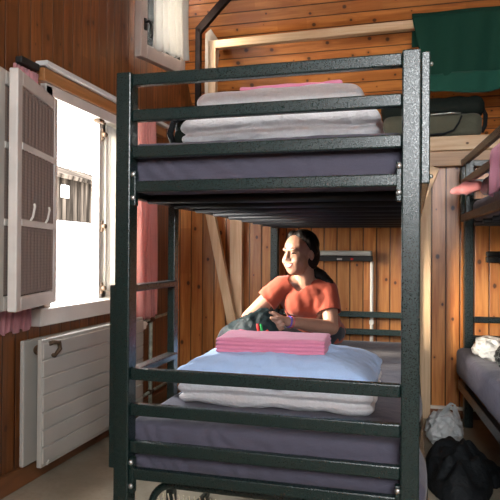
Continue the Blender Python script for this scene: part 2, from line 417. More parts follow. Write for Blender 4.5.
# ---- open casement leaves
def leaf(name, label, h, e, z0, z1, group='open casement leaves'):
    h, e = V(h), V(e); d = e-h; W = d.length; d.normalize()
    root = thing(name, label, 'window', (h.x, h.y, z0), group)
    ang = math.atan2(d.y, d.x); R = Matrix.Rotation(ang, 4, 'Z')
    def put(nm, bm, m, par, lab=None):
        bmesh.ops.transform(bm, matrix=R, verts=bm.verts); bmesh.ops.translate(bm, vec=(h.x, h.y, 0), verts=bm.verts)
        return obj(nm, bm, m, par, lab)
    st, th = .048, .034
    b = bm_new()
    for a in ((0, st, z0, z1), (W-st, W, z0, z1), (st, W-st, z0, z0+.055), (st, W-st, z1-.055, z1)): box(b, a[0], a[1], -th/2, th/2, a[2], a[3], .005)
    put('sash_frame', b, M['white_paint'], root)
    hh = z1-z0
    for fz in (.355, .675):
        b = bm_new(); box(b, st-.004, W-st+.004, -th/2-.003, th/2+.003, z0+fz*hh, z0+fz*hh+.026, .004); put('glazing_bar', b, M['white_paint'], root)
    for a, c in ((.055/hh, .355), (.355+.026/hh, .675), (.675+.026/hh, 1-.055/hh)):
        b = bm_new(); box(b, st, W-st, -.003, .003, z0+a*hh, z0+c*hh); put('pane', b, M['glass'], root)
    b = bm_new()
    sheet(b, lambda p, q: V((st+.002+(W-2*st-.004)*p, .0135+.002*math.sin(p*60), z0+.06+(hh-.12)*q)), 60, 4); put('net_panel', b, M['leaf_net'], root, 'brownish net behind the panes').modifiers.new('t', 'SOLIDIFY').thickness = .001
    for u in (.35, .72):
        b = bm_new(); tube(b, [(W*u, .02, z0+.36*hh+.02), (W*u+.004, .03, z0+.36*hh+.035), (W*u-.012, .032, z0+.36*hh+.075), (W*u-.024, .026, z0+.36*hh+.085)], .0045, 8)
        put('hook', b, M['pipe_white'], root, 'small white curved hook')
    return root
leaf('window_casement', 'open white casement leaf with glazing bars, nearest the room', (-.655, .665), (-.528, .215), .768, 1.664)
leaf('window_casement', 'second open casement leaf folded behind the front one, at photo left edge', (-.664, .60), (-.580, .18), .768, 1.664)

# ---- curtains
def curtain(name, label, X, y0, y1, z0, z1, amp, waves, mat, flare=0.0, seed=1.0, yb=None):
    b = bm_new()
    def f(u, v):
        y = y0+(y1-y0)*u; z = z1+(z0-z1)*v
        if yb: y += v*((yb[0]+(yb[1]-yb[0])*u)-y)
        a = amp*(.55+.45*v)
        s = math.sin(u*waves*6.283 + .6*math.sin(v*2.5+seed) + 2*N3((u*3, v*.6, seed), 1.5))
        return V((X + a*s, y + flare*v*(u-.5) + .3*a*math.cos(u*waves*12.5), z + (.008*math.sin(u*21) if v > .98 else 0)))
    sheet(b, f, 140, 26)
    o = obj(name, b, mat, None, label, smooth=True, origin=(X, (y0+y1)/2, z0), cat='curtain', group='pink window curtains')
    m = o.modifiers.new('t', 'SOLIDIFY'); m.thickness = .003
    return o
curtain('curtain', 'dusty pink pleated curtain hanging behind the bunk post, right of the window', LX+.082, 1.475, 1.69, .610, 1.80, .028, 6, M['curtain'])
curtain('curtain', 'pink curtain behind the open casement leaves, left of the window', LX+.018, .445, .605, .66, 1.765, .010, 7, M['curtain_hem'], seed=4, yb=(.345, .575))

# ---- window 2 (upper): frame in the wall, sash tilted inwards
b = bm_new()
for a in ((1.60, 1.64, 2.24, 2.72), (1.97, 2.01, 2.24, 2.72), (1.60, 2.01, 2.24, 2.28), (1.60, 2.01, 2.68, 2.72)): box(b, LX-.12, LX+.008, *a, .004)
w2 = struct('window_2', b, M['beige_paint'])
h = V((LX+.02, 1.535)); e = V((-.592, 1.965)); d = (e-h); W = d.length; ang = math.atan2(d.y, d.x); R = Matrix.Rotation(ang, 4, 'Z')
def put2(nm, bm, m, par, **k):
    bmesh.ops.transform(bm, matrix=R, verts=bm.verts); bmesh.ops.translate(bm, vec=(h.x, h.y, 0), verts=bm.verts)
    return obj(nm, bm, m, par, **k)
us = thing('tilted_window', 'small upper window leaf swung inwards, pinkish-beige frame', 'window', (h.x, h.y, 2.140))
b = bm_new()
for a in ((0, .06, 2.140, 2.72), (W-.05, W, 2.140, 2.72), (.06, W-.05, 2.140, 2.225), (.06, W-.05, 2.665, 2.72)): box(b, a[0], a[1], -.05, .0, a[2], a[3], .005)
put2('sash_frame', b, M['beige_paint'], us)
b = bm_new()
for a in ((.06, .074, 2.225, 2.665), (W-.062, W-.05, 2.225, 2.665), (.06, W-.05, 2.225, 2.238), (.06, W-.05, 2.653, 2.665)): box(b, a[0], a[1], -.044, -.006, a[2], a[3], .002)
put2('gasket', b, M['dark_metal'], us)
b = bm_new(); box(b, .06, W-.05, -.03, -.024, 2.225, 2.665); put2('pane', b, M['glass'], us)
b = bm_new(); box(b, .022, .044, -.060, -.05, 2.30, 2.37, .003); tube(b, [(.033,-.055,2.345),(.033,-.085,2.345),(.04,-.095,2.32),(.05,-.09,2.27),(.045,-.085,2.25)], .0085, 10); put2('handle', b, M['dark_metal'], us, smooth=True)
b = bm_new()
def f(u, v):
    s = math.sin(u*5.5*6.283+math.sin(v*3)); edge = .012*abs(math.sin(u*26))
    return V((.085+(W-.075)*u*(1+.03*v), -.066-.011*s, 2.70-(.485+edge)*v + .03*v*u))
sheet(b, f, 110, 24)
bmesh.ops.transform(b, matrix=R, verts=b.verts); bmesh.ops.translate(b, vec=(h.x, h.y, 0), verts=b.verts)
lc = obj('lace_curtain', b, M['lace'], None, 'short white lace curtain on the small upper window', smooth=True, origin=(h.x+.05, h.y+.2, 2.2), cat='curtain')
m = lc.modifiers.new('t', 'SOLIDIFY'); m.thickness = .0015

# ---- front window behind the camera (lights the bunk end)
b = bm_new()
for a in ((FWx0, FWx0+.06, FWz0, FWz1), (FWx1-.06, FWx1, FWz0, FWz1), (FWx0, FWx1, FWz0, FWz0+.06), (FWx0, FWx1, FWz1-.06, FWz1), ((FWx0+FWx1)/2-.03, (FWx0+FWx1)/2+.03, FWz0, FWz1)):
    box(b, a[0], a[1], FY-.10, FY-.03, a[2], a[3], .004)
w3 = struct('window_3', b, M['white_paint'])

# ---- exterior
b = bm_new(); box(b, -60, 40, -40, 60, -2.7, -2.6); struct('ground', b, M['ground'])
barn = thing('barn', 'weathered wooden barn seen through the open window', 'building', (-8.2, 11, -2.6))
b = bm_new(); box(b, -10.2, -7.0, 9.0, 14.0, 1.75, 2.75); obj('upper_wall', b, M['barn_wood'], barn)
b = bm_new(); box(b, -10.1, -7.1, 9.1, 13.9, -2.6, 1.75); obj('lower_wall', b, M['barn_glare'], barn)
b = bm_new()
for s in (0, 1):
    bar(b, (-6.7 if s == 0 else -10.5, 11.5, 2.72), (-8.6, 11.5, 3.35), 5.6, .10, .01)
obj('roof', b, M['barn_wood'], barn)
b = bm_new(); box(b, -7.03, -6.96, 10.52, 10.82, 2.28, 2.58, .01); fr = obj('barn_window', b, M['white_paint'], barn)
b = bm_new(); box(b, -6.97, -6.95, 10.56, 10.78, 2.32, 2.54); obj('barn_pane', b, M['black_plastic'], fr)

# ---- radiator
rd = thing('radiator', 'cream panel radiator with horizontal grooves under the window', 'radiator', (LX+.07, 1.0, .09))
ry0, ry1, rz0, rz1 = .50, 1.46, .095, .625
b = bm_new(); xf = LX+.125
box(b, xf-.022, xf, ry0, ry1, rz0, rz1, .004)
n = 7
for i in range(n):
    z = rz0+.012+(rz1-rz0-.024)*i/n; box(b, xf-.006, xf+.006, ry0+.006, ry1-.005, z+.003, z+(rz1-rz0-.024)/n-.003, .0035)
obj('front_panel', b, M['radiator'], rd)
b = bm_new(); box(b, LX+.03, LX+.05, ry0-.015, ry1-.02, rz0, rz1-.005, .005); obj('rear_panel', b, M['radiator'], rd)
b = bm_new(); box(b, LX+.05, xf-.02, ry0+.10, ry1-.01, rz1-.012, rz1-.004, .002)
for k in range(33): box(b, LX+.052, xf-.022, ry0+.13+k*.0235, ry0+.133+k*.0235, rz0+.02, rz1-.012)
obj('grille', b, M['radiator'], rd)
b = bm_new(); tube(b, [(xf-.045, ry0+.02, rz1-.045), (xf-.02, ry0+.03, rz1-.045)], .013); tube(b, [(xf-.03, ry0+.02, rz1-.04), (xf+.012, ry0+.06, rz1-.015), (xf+.016, ry0+.10, rz1-.02), (xf+.014, ry0+.11, rz1-.05), (xf+.008, ry0+.08, rz1-.075), (xf-.02, ry0+.03, rz1-.06)], .010, 8)
ball(b, (xf-.03, ry0+.022, rz1-.045), .022); obj('vent_valve', b, M['rust'], rd, 'rusty bleed valve on the near top corner', smooth=True)
b = bm_new(); tube(b, [(xf-.035, ry0+.03, rz0+.03), (xf+.004, ry0+.05, rz0+.012)], .014); obj('drain_plug', b, M['radiator'], rd)
b = bm_new(); box(b, xf-.05, xf, ry1, ry1+.05, rz1-.075, rz1-.03, .008); tube(b, [(xf-.025, ry1+.05, rz1-.05), (xf-.025, ry1+.09, rz1-.05)], .011); obj('valve', b, M['pipe_white'], rd)
hp = thing('heating_pipe', 'pale green heating pipework right of the radiator', 'pipe', (LX+.06, 1.72, 0))
px_ = LX+.055
b = bm_new(); tube(b, [(px_, 1.715, .0), (px_, 1.715, .58)], .0125); obj('riser', b, M['pipe_green'], hp, smooth=True)
b = bm_new(); tube(b, [(px_, 1.56, .575), (px_, 1.72, .585), (px_, 2.14, .60)], .0095); obj('branch', b, M['pipe_green'], hp, smooth=True)
b = bm_new(); tube(b, [(px_, 1.55, .135), (px_, 1.72, .14), (px_, 2.14, .15)], .0095); obj('branch', b, M['pipe_green'], hp, smooth=True)
b = bm_new(); tube(b, [(px_, 1.69, .58), (px_, 1.74, .58)], .017); obj('fitting', b, M['rust'], hp, smooth=True)
b = bm_new(); tube(b, [(px_, 1.69, .14), (px_, 1.74, .14)], .017); obj('fitting', b, M['rust'], hp, smooth=True)

# ---- pale timber frame against the back wall
def timber(name, label, p0, p1, w, hh, mat, up=V((0,1,0)), bolts=()):
    b = bm_new(); bar(b, p0, p1, w, hh, .004, up)
    o = obj(name, b, mat, None, label, origin=p0, cat='timber', group='pale timbers of the back wall frame')
    for q in bolts:
        b = bm_new(); ball(b, q, (.006,.004,.006), u=10, v=6); obj('bolt', b, M['bolt'], o, smooth=True)
    return o
timber('timber_post', 'pale upright timber post behind the leaning brace, left of the woman', (-.245, 2.150, 0), (-.245, 2.150, 1.525), .085, .055, M['pale_z'])
timber('timber_brace', 'pale timber brace leaning left with two bolts near its foot', (-.215, 2.0995, .34), (-.468, 2.0995, 1.50), .062, .045, M['pale_z'], bolts=[(-.247, 2.0765, .475), (-.222, 2.0765, .477)])
timber('timber_post', 'pale upright timber post beside the right front bunk post', (.958, 2.13, 0), (.958, 2.13, 1.525), .064, .05, M['pale_z'])
timber('timber_brace', 'short tan brace leaning right at the top of the pale post', (.86, 2.078, 1.14), (1.01, 2.078, 1.513), .055, .045, M['pale_z'])
timber('roof_post', 'pale square post under the high beam, standing on the ledge', (-.432, 2.175, 1.70), (-.432, 2.175, 2.43), .055, .05, M['pale_z'])
timber('roof_beam', 'long pale beam crossing in front of the sloping ceiling', (-.41, 2.175, 2.402), (RX, 2.175, 2.432), .05, .054, M['pale_x'], up=V((0,0,1)))
b = bm_new()
bar(b, (-.515, 2.115, 1.70), (-.515, 2.115, 2.50), .036, .036, .003, V((0,1,0))); bar(b, (-.519, 2.115, 2.483), (-.285, 2.115, 2.72), .05, .036, .003, V((0,1,0)))
obj('dark_strut', b, M['dark_timber'], None, 'thin dark strut bending right beside the small upper window', origin=(-.515, 2.115, 1.70), cat='timber')
b = bm_new()
vs = [b.verts.new(p) for p in ((-.50, 2.205, 1.70), (-.455, 2.205, 1.70), (-.40, 2.205, 2.44), (-.46, 2.205, 2.53), (-.50, 2.205, 2.50))]
f_ = b.faces.new(vs); ex = bmesh.ops.extrude_face_region(b, geom=[f_])
bmesh.ops.translate(b, vec=(0, .02, 0), verts=[q for q in ex['geom'] if isinstance(q, bmesh.types.BMVert)])
obj('gusset_board', b, plain('pale_board', (.70,.58,.44), .6, var=.1), None, 'pale slanted board between dark strut and pale post', origin=(-.45, 2.2, 1.70), cat='board')

# ---- wall lamps
def lamp(label, x0, x1, z0, z1, conduit):
    r = thing('wall_lamp', label, 'lamp', ((x0+x1)/2, BY, z0), 'wall lamps over the bunks')
    b = bm_new(); box(b, x0, x1, BY-.075, BY-.012, (z0+z1)/2+.002, z1, .008); obj('lamp_shade', b, M['lamp_top'] if conduit else M['black_plastic'], r)
    b = bm_new(); box(b, x0, x1+.004, BY-.07, BY, z0, (z0+z1)/2+.001, .005); obj('housing', b, M['black_plastic'], r)
    b = bm_new()
    box(b, x0+(x1-x0)*.60, x0+(x1-x0)*.66, BY-.074, BY-.068, z0+.008, z0+.02, .002); obj('switch', b, M['bolt'], r)
    b = bm_new(); box(b, x0+(x1-x0)*.76, x0+(x1-x0)*.79, BY-.074, BY-.068, z0+.008, z0+.02, .002); obj('button', b, M['red_web'], r, 'small red button')
    if conduit:
        b = bm_new(); tube(b, [(x1-.002, BY-.02, z0), (x1-.002, BY-.02, .25)], .011); box(b, x1-.016, x1+.012, BY-.036, BY, .55, .575, .003); obj('conduit', b, M['pipe_white'], r, 'white cable conduit')
    return r
lamp('grey-topped wall lamp with white conduit, behind the woman', .10, .638, .945, 1.012, True)
lamp('black wall lamp at the right edge above the far bunk pillow end', 1.305, 1.85, .945, 1.012, False)

# ------------------------------------------------------------------ bunk beds
W_, L, H = .90, 2.073, 1.541
PW, PD, RH = .049, .055, .036
u = [1.537, 1.427, 1.315, 1.208]; lo = [.635, .527, .413, .33]
def bunk(label, gs, guard_mat, group='steel bunk beds'):
    """gs=+1: guard panel on the +x side of the upper bunk, ladder on the other side"""
    r = thing('bunk_bed', label, 'bunk bed', (0,0,0), group)
    fx = lambda a, c: (a, c) if gs > 0 else (W_-c, W_-a)
    for x in (0, W_-PW):
        for y in (0, L):
            b = bm_new(); box(b, x, x+PW, y, y+PD, 0, H, .004); obj('post', b, M['green'], r)
    for y0 in (.012, L+.016):
        for z in u[:3]+lo[:3]:
            b = bm_new(); box(b, PW, W_-PW, y0, y0+.026, z-RH, z, .004); obj('end_rail', b, M['green'], r)
        for z in (u[3], lo[3]):
            b = bm_new(); box(b, PW, W_-PW, y0, y0+.026, z-.034, z, .004); obj('frame_rail', b, M['green'], r)
    for z in (u[3], lo[3]):
        for x in ((.006, W_+.001) if gs > 0 else (-.029, W_-.034)):
            out = x > W_ or x < 0
            if out and z > 1: continue
            b = bm_new(); box(b, x, x+.028, .0 if out else PD, L+.05 if out else L, z-.118 if out else z-.048, z-.068 if out else z-.012, .003); obj('side_rail', b, guard_mat if out else M['green'], r)
        k = 0; y = .17
        while y < L-.05:
            b = bm_new(); tube(b, [(.034, y, z-.043), (W_-.034, y, z-.045)], .015, 10); obj('slat', b, M['slat'], r, smooth=True); y += .225
        for x, y in ((PW+.007, .0125), (W_-PW-.007, .0125)):
            b = bm_new(); box(b, x-.007, x+.007, y-.004, y+.02, z-.075, z+.032, .002); obj('bracket', b, M['green'], r)
            for dz_ in (.020, -.052):
                b = bm_new(); ball(b, (x, y-.006, z+dz_), (.0085,.006,.0085), u=10, v=6); obj('bolt', b, M['bolt'], r, 'silver bolt head', smooth=True)
    # guard panel outside the upper bunk
    a, c = fx(W_+.001, W_+.024)
    for y in (.018, .42, L-.16, L-.02):
        if gs > 0 and y > .1 and y < 1: continue
        b = bm_new(); box(b, a, c, y, y+.024, 1.18, 1.537, .003); obj('guard_upright', b, M['green'], r)
    for z in (1.535, 1.42, 1.222):
        b = bm_new(); box(b, a, c, .042 if gs > 0 else -.02, L, z-.04, z, .004); obj('guard_rail', b, guard_mat, r)
    for z in (1.505, 1.20):
        b = bm_new(); ball(b, (c+.003 if gs > 0 else a-.003, .03, z), (.006,.006,.006), u=10, v=6)
        obj('bolt', b, M['bolt'], r, 'silver bolt head', smooth=True)
    # ladder on the other side
    a, c = fx(-.022, -.001); b = bm_new(); box(b, a, c, .012, .034, .325, .888, .003); obj('ladder_stile', b, M['green'], r)
    a, c = fx(.002, .030); b = bm_new(); box(b, a, c, .405, .445, 0, 1.16, .003); obj('ladder_stile', b, M['green'], r)
    a, c = fx(.004, .046)
    for z in (.888, .622, .34):
        b = bm_new(); box(b, a, c, PD, .405, z-.022, z, .004); obj('rung', b, M['green'], r)
    return r
bunk('dark green steel bunk bed in the centre, holding the seated woman', 1, M['green'])
rb = bunk('dark steel bunk bed along the right side, cut off by the photo edge', -1, M['brown_steel'])
RB = Matrix.Translation((1.172, 1.97, 0)) @ Matrix.Rotation(math.radians(5), 4, 'Z') @ Matrix.Translation((0, -L, 0))
rb.location = RB.translation; rb.rotation_euler = (0, 0, math.radians(5))

def mattress(label, zb, zt, x0, x1, M4=None, seed=0, front_wr=.006, bulge=0):
    b = soft_box(x0, x1, .062, L-.006, zb, zt, .034, (90, 80, 14), .004, 5.0, seed, puff=.006)
    for v in b.verts:
        p = v.co
        # gathered diagonal creases of the fitted sheet near the front-left corner
        if p.y < .12:
            w = max(0, 1-(p.x-x0)/.75)
            v.co.y += front_wr*w*math.sin((p.x*1.0+p.z*.8)*85+7*N3((p.x, p.z, 0), 7, seed))*(.4+.8*abs(N3((p.x, p.z, 0), 5, seed+3)))
        if bulge and p.x > W_*.5:
            w = max(0, (p.x-.8)/.1)
            if p.z < zb+.02: v.co.z -= .028*min(1, w)
            v.co.x += bulge*min(1, w)*math.exp(-((p.z-zb)/.06)**2)*(.7+.3*math.sin(p.y*7))
    if M4 is not None: bmesh.ops.transform(b, matrix=M4, verts=b.verts)
    c = (M4 @ V((W_/2, L/2, zb))) if M4 is not None else V((W_/2, L/2, zb))
    o = obj('mattress', b, M['sheet'], None, label, smooth=True, origin=c, cat='mattress', group='bunk mattresses')
    return o
mattress('mattress in plum-grey sheet on the lower centre bunk, under the woman', .300, .462, .010, .878, None, 1, .010, .075)
mattress('mattress in plum-grey sheet on the upper centre bunk', 1.179, 1.336, .014, .864, None, 2, .010)
mattress('mattress in plum-grey sheet on the lower right-hand bunk', .300, .462, -.050, .864, RB, 3)
mattress('mattress on the upper right-hand bunk behind brown guard rails', 1.179, 1.300, .036, .864, RB, 4)

# ---- folding bed under the centre bunk: rounded tube frame with wire mesh
fb = thing('folding_bed', 'folding bed with rounded green tube and cream mesh, under the centre bunk', 'bed', (.45, .3, 0))
b = bm_new(); x0, x1, zt, rr = .075, .83, .250, .075; path = [(x0, .12, 0.012)]
for k in range(9): a = math.pi-k*math.pi/16; path.append((x0+rr+rr*math.cos(a), .12, zt-rr+rr*math.sin(a)))
for k in range(9): a = math.pi/2-k*math.pi/16; path.append((x1-rr+rr*math.cos(a), .12, zt-rr+rr*math.sin(a)))
path.append((x1, .12, .012)); tube(b, path, .0125, 12); obj('tube_frame', b, M['green'], fb, smooth=True)
b = bm_new()
for k in range(38): tube(b, [(x0+.02+k*.0178, .20, .03), (x0+.02+k*.0178, .12, zt-.03)], .0022, 6)
for k in range(5): tube(b, [(x0+.01, .12, .03+k*.038), (x1-.01, .12, .03+k*.038)], .0022, 6)
obj('wire_mesh', b, M['mesh'], fb, 'cream wire mesh', kind='stuff')
for x in (x0+.005, x1-.005):
    b = bm_new(); bar(b, (x, .12, .04), (x, .65, .012), .02, .02); obj('foot_bar', b, M['green'], fb)

# ------------------------------------------------------------------ bedding
def soft(name, label, cat, args, mat, group=None, tilt=None, **k):
    group = {'folded_duvet': 'folded duvets on the bunks', 'pillow': 'pillows on the folded duvets'}.get(name)
    b = soft_box(*args, **k); c = ((args[0]+args[1])/2, (args[2]+args[3])/2, args[4])
    if tilt is not None:
        bmesh.ops.translate(b, vec=-V(c), verts=b.verts); bmesh.ops.transform(b, matrix=tilt.to_4x4(), verts=b.verts); bmesh.ops.translate(b, vec=c, verts=b.verts)
    return obj(name, b, mat, None, label, smooth=True, origin=c, cat=cat, group=group)
soft('folded_duvet', 'folded white duvet at the bottom of the lower bunk pile', 'duvet', (.085, .768, .275, .78, .466, .545), M['duvet_white'], n=(70,50,20), r=.036, amp=.012, fs=8, seed=3, creases=(.5,), wob=.012, cd=.02, cw=.010)
soft('pillow', 'pale blue padded pillow under the folded pink sheet', 'pillow', (.074, .765, .255, .80, .545, .612), M['duvet_blue'], n=(84,70,16), r=.033, amp=.013, fs=12, seed=8, puff=.034, taper=.45)
ps = soft('folded_sheet', 'folded pink sheet on top of the pale blue pillow', 'sheet', (.192, .588, .385, .615, .634, .688), M['pink'], n=(60,36,24), r=.012, amp=.005, fs=9, seed=12, creases=(.22,.48,.74), wob=.004, cd=.006, cw=.003, tilt=Matrix.Rotation(math.radians(3), 3, 'Z'))
soft('folded_duvet', 'folded white duvet resting on the upper bunk mattress', 'duvet', (.138, .787, .16, .70, 1.338, 1.436), M['duvet_white'], n=(70,50,22), r=.042, amp=.012, fs=9, seed=21, creases=(.48,), wob=.014, cd=.018, cw=.010)
soft('pillow', 'white pillow on the upper bunk duvet under a pink cloth', 'pillow', (.19, .733, .17, .66, 1.437, 1.514), M['duvet_white'], n=(60,46,16), r=.038, amp=.010, fs=8, seed=31, puff=.012)
soft('folded_cloth', 'thin pink cloth lying on the white upper bunk pillow', 'cloth', (.32, .66, .25, .58, 1.527, 1.545), M['pink'], n=(46,36,8), r=.008, amp=.010, fs=8, seed=35)

# backpack lying on the upper bunk, left of the duvet
bp = thing('backpack', 'dark green backpack behind the duvet on the upper bunk', 'backpack', (.06, .6, 1.34))
b = soft_box(.005, .122, .42, .80, 1.341, 1.510, .05, (20,24,22), .014, 9, 41); obj('bag_body', b, M['olive_dark'], bp, smooth=True)
b = bm_new(); tube(b, [(.02, .42, 1.39), (.012, .395, 1.43), (.03, .39, 1.475), (.075, .42, 1.505)], .012, 10); obj('strap', b, M['black_cloth'], bp, smooth=True)
b = soft_box(.02, .11, .40, .44, 1.36, 1.45, .02, (14,8,12), .006, 12, 44); obj('pocket', b, M['olive_dark'], bp, smooth=True)

# duffel bag on the ledge
db = thing('duffel_bag', 'olive duffel bag with a dark top lying on the high ledge', 'bag', (1.0, 2.32, 1.70))
b = soft_box(.70, 1.285, 2.15, 2.46, 1.701, 1.86, .05, (50,26,14), .012, 7, 51); obj('bag_body', b, M['olive'], db, smooth=True)
b = soft_box(.69, 1.30, 2.16, 2.45, 1.835, 1.955, .055, (50,26,14), .018, 7, 55, puff=.012); obj('bag_top', b, M['olive_dark'], db, 'dark padded top', smooth=True)
b = bm_new(); tube(b, [(.95, 2.140, 1.72), (1.06, 2.138, 1.725), (1.12, 2.137, 1.745), (1.15, 2.137, 1.79), (1.165, 2.14, 1.83)], .006, 8); obj('piping', b, M['black_cloth'], db, 'dark curved piping', smooth=True)
b = bm_new(); tube(b, [(.97, 2.145, 1.845), (1.10, 2.14, 1.85), (1.16, 2.145, 1.845)], .005, 8); obj('zip', b, M['bolt'], db, 'pale zip line', smooth=True)
b = bm_new(); tube(b, [(1.285, 2.22, 1.74), (1.305, 2.22, 1.78), (1.31, 2.24, 1.85), (1.30, 2.3, 1.90)], .013, 8); obj('strap', b, M['black_cloth'], db, smooth=True)

# green blanket over the high beam
gb = thing('blanket', 'dark green blanket hung over the high beam at upper right', 'blanket', (1.3, 2.13, 2.0))
def drape(b, y_f, z_lo, z_hi, xl_top, xl_bot, xr, nz=30):
    def f(uu, v):
        z = z_hi+(z_lo-z_hi)*v; xl = xl_top+(xl_bot-xl_top)*v; x = xl+(xr-xl)*uu
        return V((x, y_f(v) - .021*math.sin(x*17+1.3*math.sin(v*2.0))*(.35+.65*v) - .006*math.sin(x*41+v), z + (.016*math.sin(x*9) + .012*math.sin(x*4))*v))
    sheet(b, f, 90, nz)
b = bm_new()
drape(b, lambda v: 2.128, 2.005, 2.452, .872, .965, 2.0)
def f(uu, v):
    a = v*math.pi; x = .872+(2.0-.872)*uu
    return V((x, 2.128+.045*(1-math.cos(a))+ .0 - .021*.35*math.sin(x*17)*(1-v), 2.452+.030*math.sin(a)))
sheet(b, f, 90, 8)
def f(uu, v):
    x = .872+(2.0-.872)*uu
    return V((x, 2.218, 2.452-.16*v))
sheet(b, f, 90, 6)
bmesh.ops.remove_doubles(b, verts=b.verts, dist=.0005)
o = obj('blanket_cloth', b, M['green_cloth'], gb, smooth=True); m = o.modifiers.new('t', 'SOLIDIFY'); m.thickness = .006
b = bm_new(); drape(b, lambda v: 2.113, 1.985, 2.085, .958, .975, 2.0, 8)
o = obj('hem_border', b, M['green_hem'], gb, 'lighter green hem band', smooth=True); m = o.modifiers.new('t', 'SOLIDIFY'); m.thickness = .008

# ---- things on the right bunk (placed in its own axes)
def onR(p): return RB @ V(p)
def mv(b): bmesh.ops.transform(b, matrix=RB, verts=b.verts); return b
# pink towel over the guard rail
b = bm_new()
def f(uu, v):
    y = .72+.50*uu; a = v*2-1
    if v < .45:
        k = v/.45; x = -.040-.012*math.sin(y*23)-.006*math.sin(y*60+k*3); z = 1.285+.025*math.sin(y*9)+(1.435-1.285)*k - .02*uu*(1-k)
    elif v < .6:
        k = (v-.45)/.15*math.pi; x = -.012-.030*math.cos(k); z = 1.435+.026*math.sin(k)
    else:
        k = (v-.6)/.4; x = .018+.02*math.sin(k*3)*k; z = 1.435-.10*k
    return V((x, y, z))
sheet(b, f, 60, 40); mv(b)
o = obj('towel', b, M['towel_pink'], None, 'pink towel draped over the right bunk guard rail', smooth=True, origin=onR((-.01, .95, 1.23)), cat='towel')
m = o.modifiers.new('t', 'SOLIDIFY'); m.thickness = .012; sm_mod(o)
b = mv(soft_box(.03, .42, 1.02, 1.86, 1.306, 1.395, .04, (36,40,14), .022, 9, 61, puff=.02))
obj('wool_blanket', b, M['maroon'], None, 'dark maroon blanket heaped on the upper right bunk', smooth=True, origin=onR((.2, 1.4, 1.306)), cat='blanket')
b = bm_new(); chain(b, [(V((.02, 1.80, 1.36)), .030), (V((-.03, 1.87, 1.352)), .036), (V((-.085, 1.93, 1.338)), .020)])
b = remeshed(b, .008, 6)
for v in b.verts: v.co += v.normal*.010*N3(v.co, 22, 3)
mv(b); obj('pillow', b, M['pink_dusty'], None, 'rolled salmon-pink cloth poking out of the upper right bunk end', smooth=True, origin=onR((.05, 1.82, 1.306)), cat='cloth')
b = bm_new(); ball(b, onR((.045, 1.60, 1.412)), (.03,.035,.02)); obj('cloth_bundle', b, M['duvet_white'], None, 'small cream bundle on the maroon blanket', smooth=True, origin=onR((.045, 1.60, 1.395)), cat='bundle')
# crumpled carrier bag + patterned pouch on lower right mattress
def crumple(c, r, seed, amp, fs, flat=.0, sub=5):
    b = bmesh.new(); bmesh.ops.create_icosphere(b, subdivisions=sub, radius=1)
    for v in b.verts:
        p = v.co.copy(); d = 1+amp*(1-2*abs(N3(p, fs, seed)))+amp*.6*N3(p, fs*2.3, seed+4)
        q = V((p.x*r[0], p.y*r[1], p.z*r[2]))*d
        if q.z < flat*-r[2]: q.z = -r[2]*flat
        v.co = V(c)+q
    return b
b = mv(crumple((.075, 1.72, .505), (.085, .17, .058), 3, .17, 1.7, .60)); obj('carrier_bag', b, M['plastic'], None, 'crumpled white carrier bag on the right lower mattress', smooth=True, origin=onR((.075, 1.72, .468)), cat='plastic bag')
b = mv(crumple((.10, 1.38, .520), (.075, .12, .062), 9, .12, 2.0, .80)); obj('pouch', b, M['pouch'], None, 'black patterned pouch on the right lower mattress', smooth=True, origin=onR((.10, 1.38, .468)), cat='pouch')

# ---- jacket heap on the floor
b = bmesh.new()
def hgt(x, y):
    # heap outline in floor metres
    cx, cy = 1.075, 1.14; dx, dy = (x-cx)/.142, (y-cy)/.33
    k = max(0, 1-(dx*dx+dy*dy)); hh = .125*k**.5
    dx, dy = (x-1.185)/.075, (y-1.25)/.20; dx2 = dx+.35*dy
    k2 = max(0, 1-(dx2*dx2+dy*dy)); hh = max(hh, .06*k2**.5)
    if hh > 0: hh *= 1+.30*(.5-abs(N3((x, y*.75, .3), 10, 2))*2) + .22*N3((x, y, .8), 17, 5) +   .10*math.sin(34*(x*.75+y*.65)+5*N3((x, y, 1.5), 7, 8)) +   .16*math.sin(70*(x*.9-y*.45)+4*N3((x, y, 2.5), 9, 3))
    return max(0, hh)
nx, ny = 90, 110; g = {}
for i in range(nx+1):
    for j in range(ny+1):
        x = .86+.46*i/nx; y = .72+.95*j/ny; z = hgt(x, y); g[i, j] = (x, y, z)
vt = {}
def gv(i, j, low):
    if (i, j, low) not in vt:
        x, y, z = g[i, j]; vt[i, j, low] = b.verts.new((x, y, .002 if low else z+.006))
    return vt[i, j, low]
cells = {(i, j) for i in range(nx) for j in range(ny) if max(g[i,j][2], g[i+1,j][2], g[i,j+1][2], g[i+1,j+1][2]) > .002}
for i, j in cells:
    b.faces.new((gv(i,j,0), gv(i+1,j,0), gv(i+1,j+1,0), gv(i,j+1,0)))
    b.faces.new((gv(i,j+1,1), gv(i+1,j+1,1), gv(i+1,j,1), gv(i,j,1)))
for (i, j) in cells:
    for (a, c2, nb) in (((i,j),(i+1,j),(i,j-1)), ((i+1,j),(i+1,j+1),(i+1,j)), ((i+1,j+1),(i,j+1),(i,j+1)), ((i,j+1),(i,j),(i-1,j))):
        if nb not in cells:
            try: b.faces.new((gv(*a,0), gv(*a,1), gv(*c2,1), gv(*c2,0)))
            except ValueError: pass
for _ in range(3): bmesh.ops.smooth_vert(b, verts=b.verts[:], factor=.5, use_axis_x=True, use_axis_y=True, use_axis_z=True)
for v in b.verts: v.co.z = max(.001, v.co.z)
jk = obj('jacket', b, M['black_cloth'], None, 'heap of black jacket lying on the floor between the bunks', smooth=True, origin=(1.05, 1.15, 0), cat='jacket')
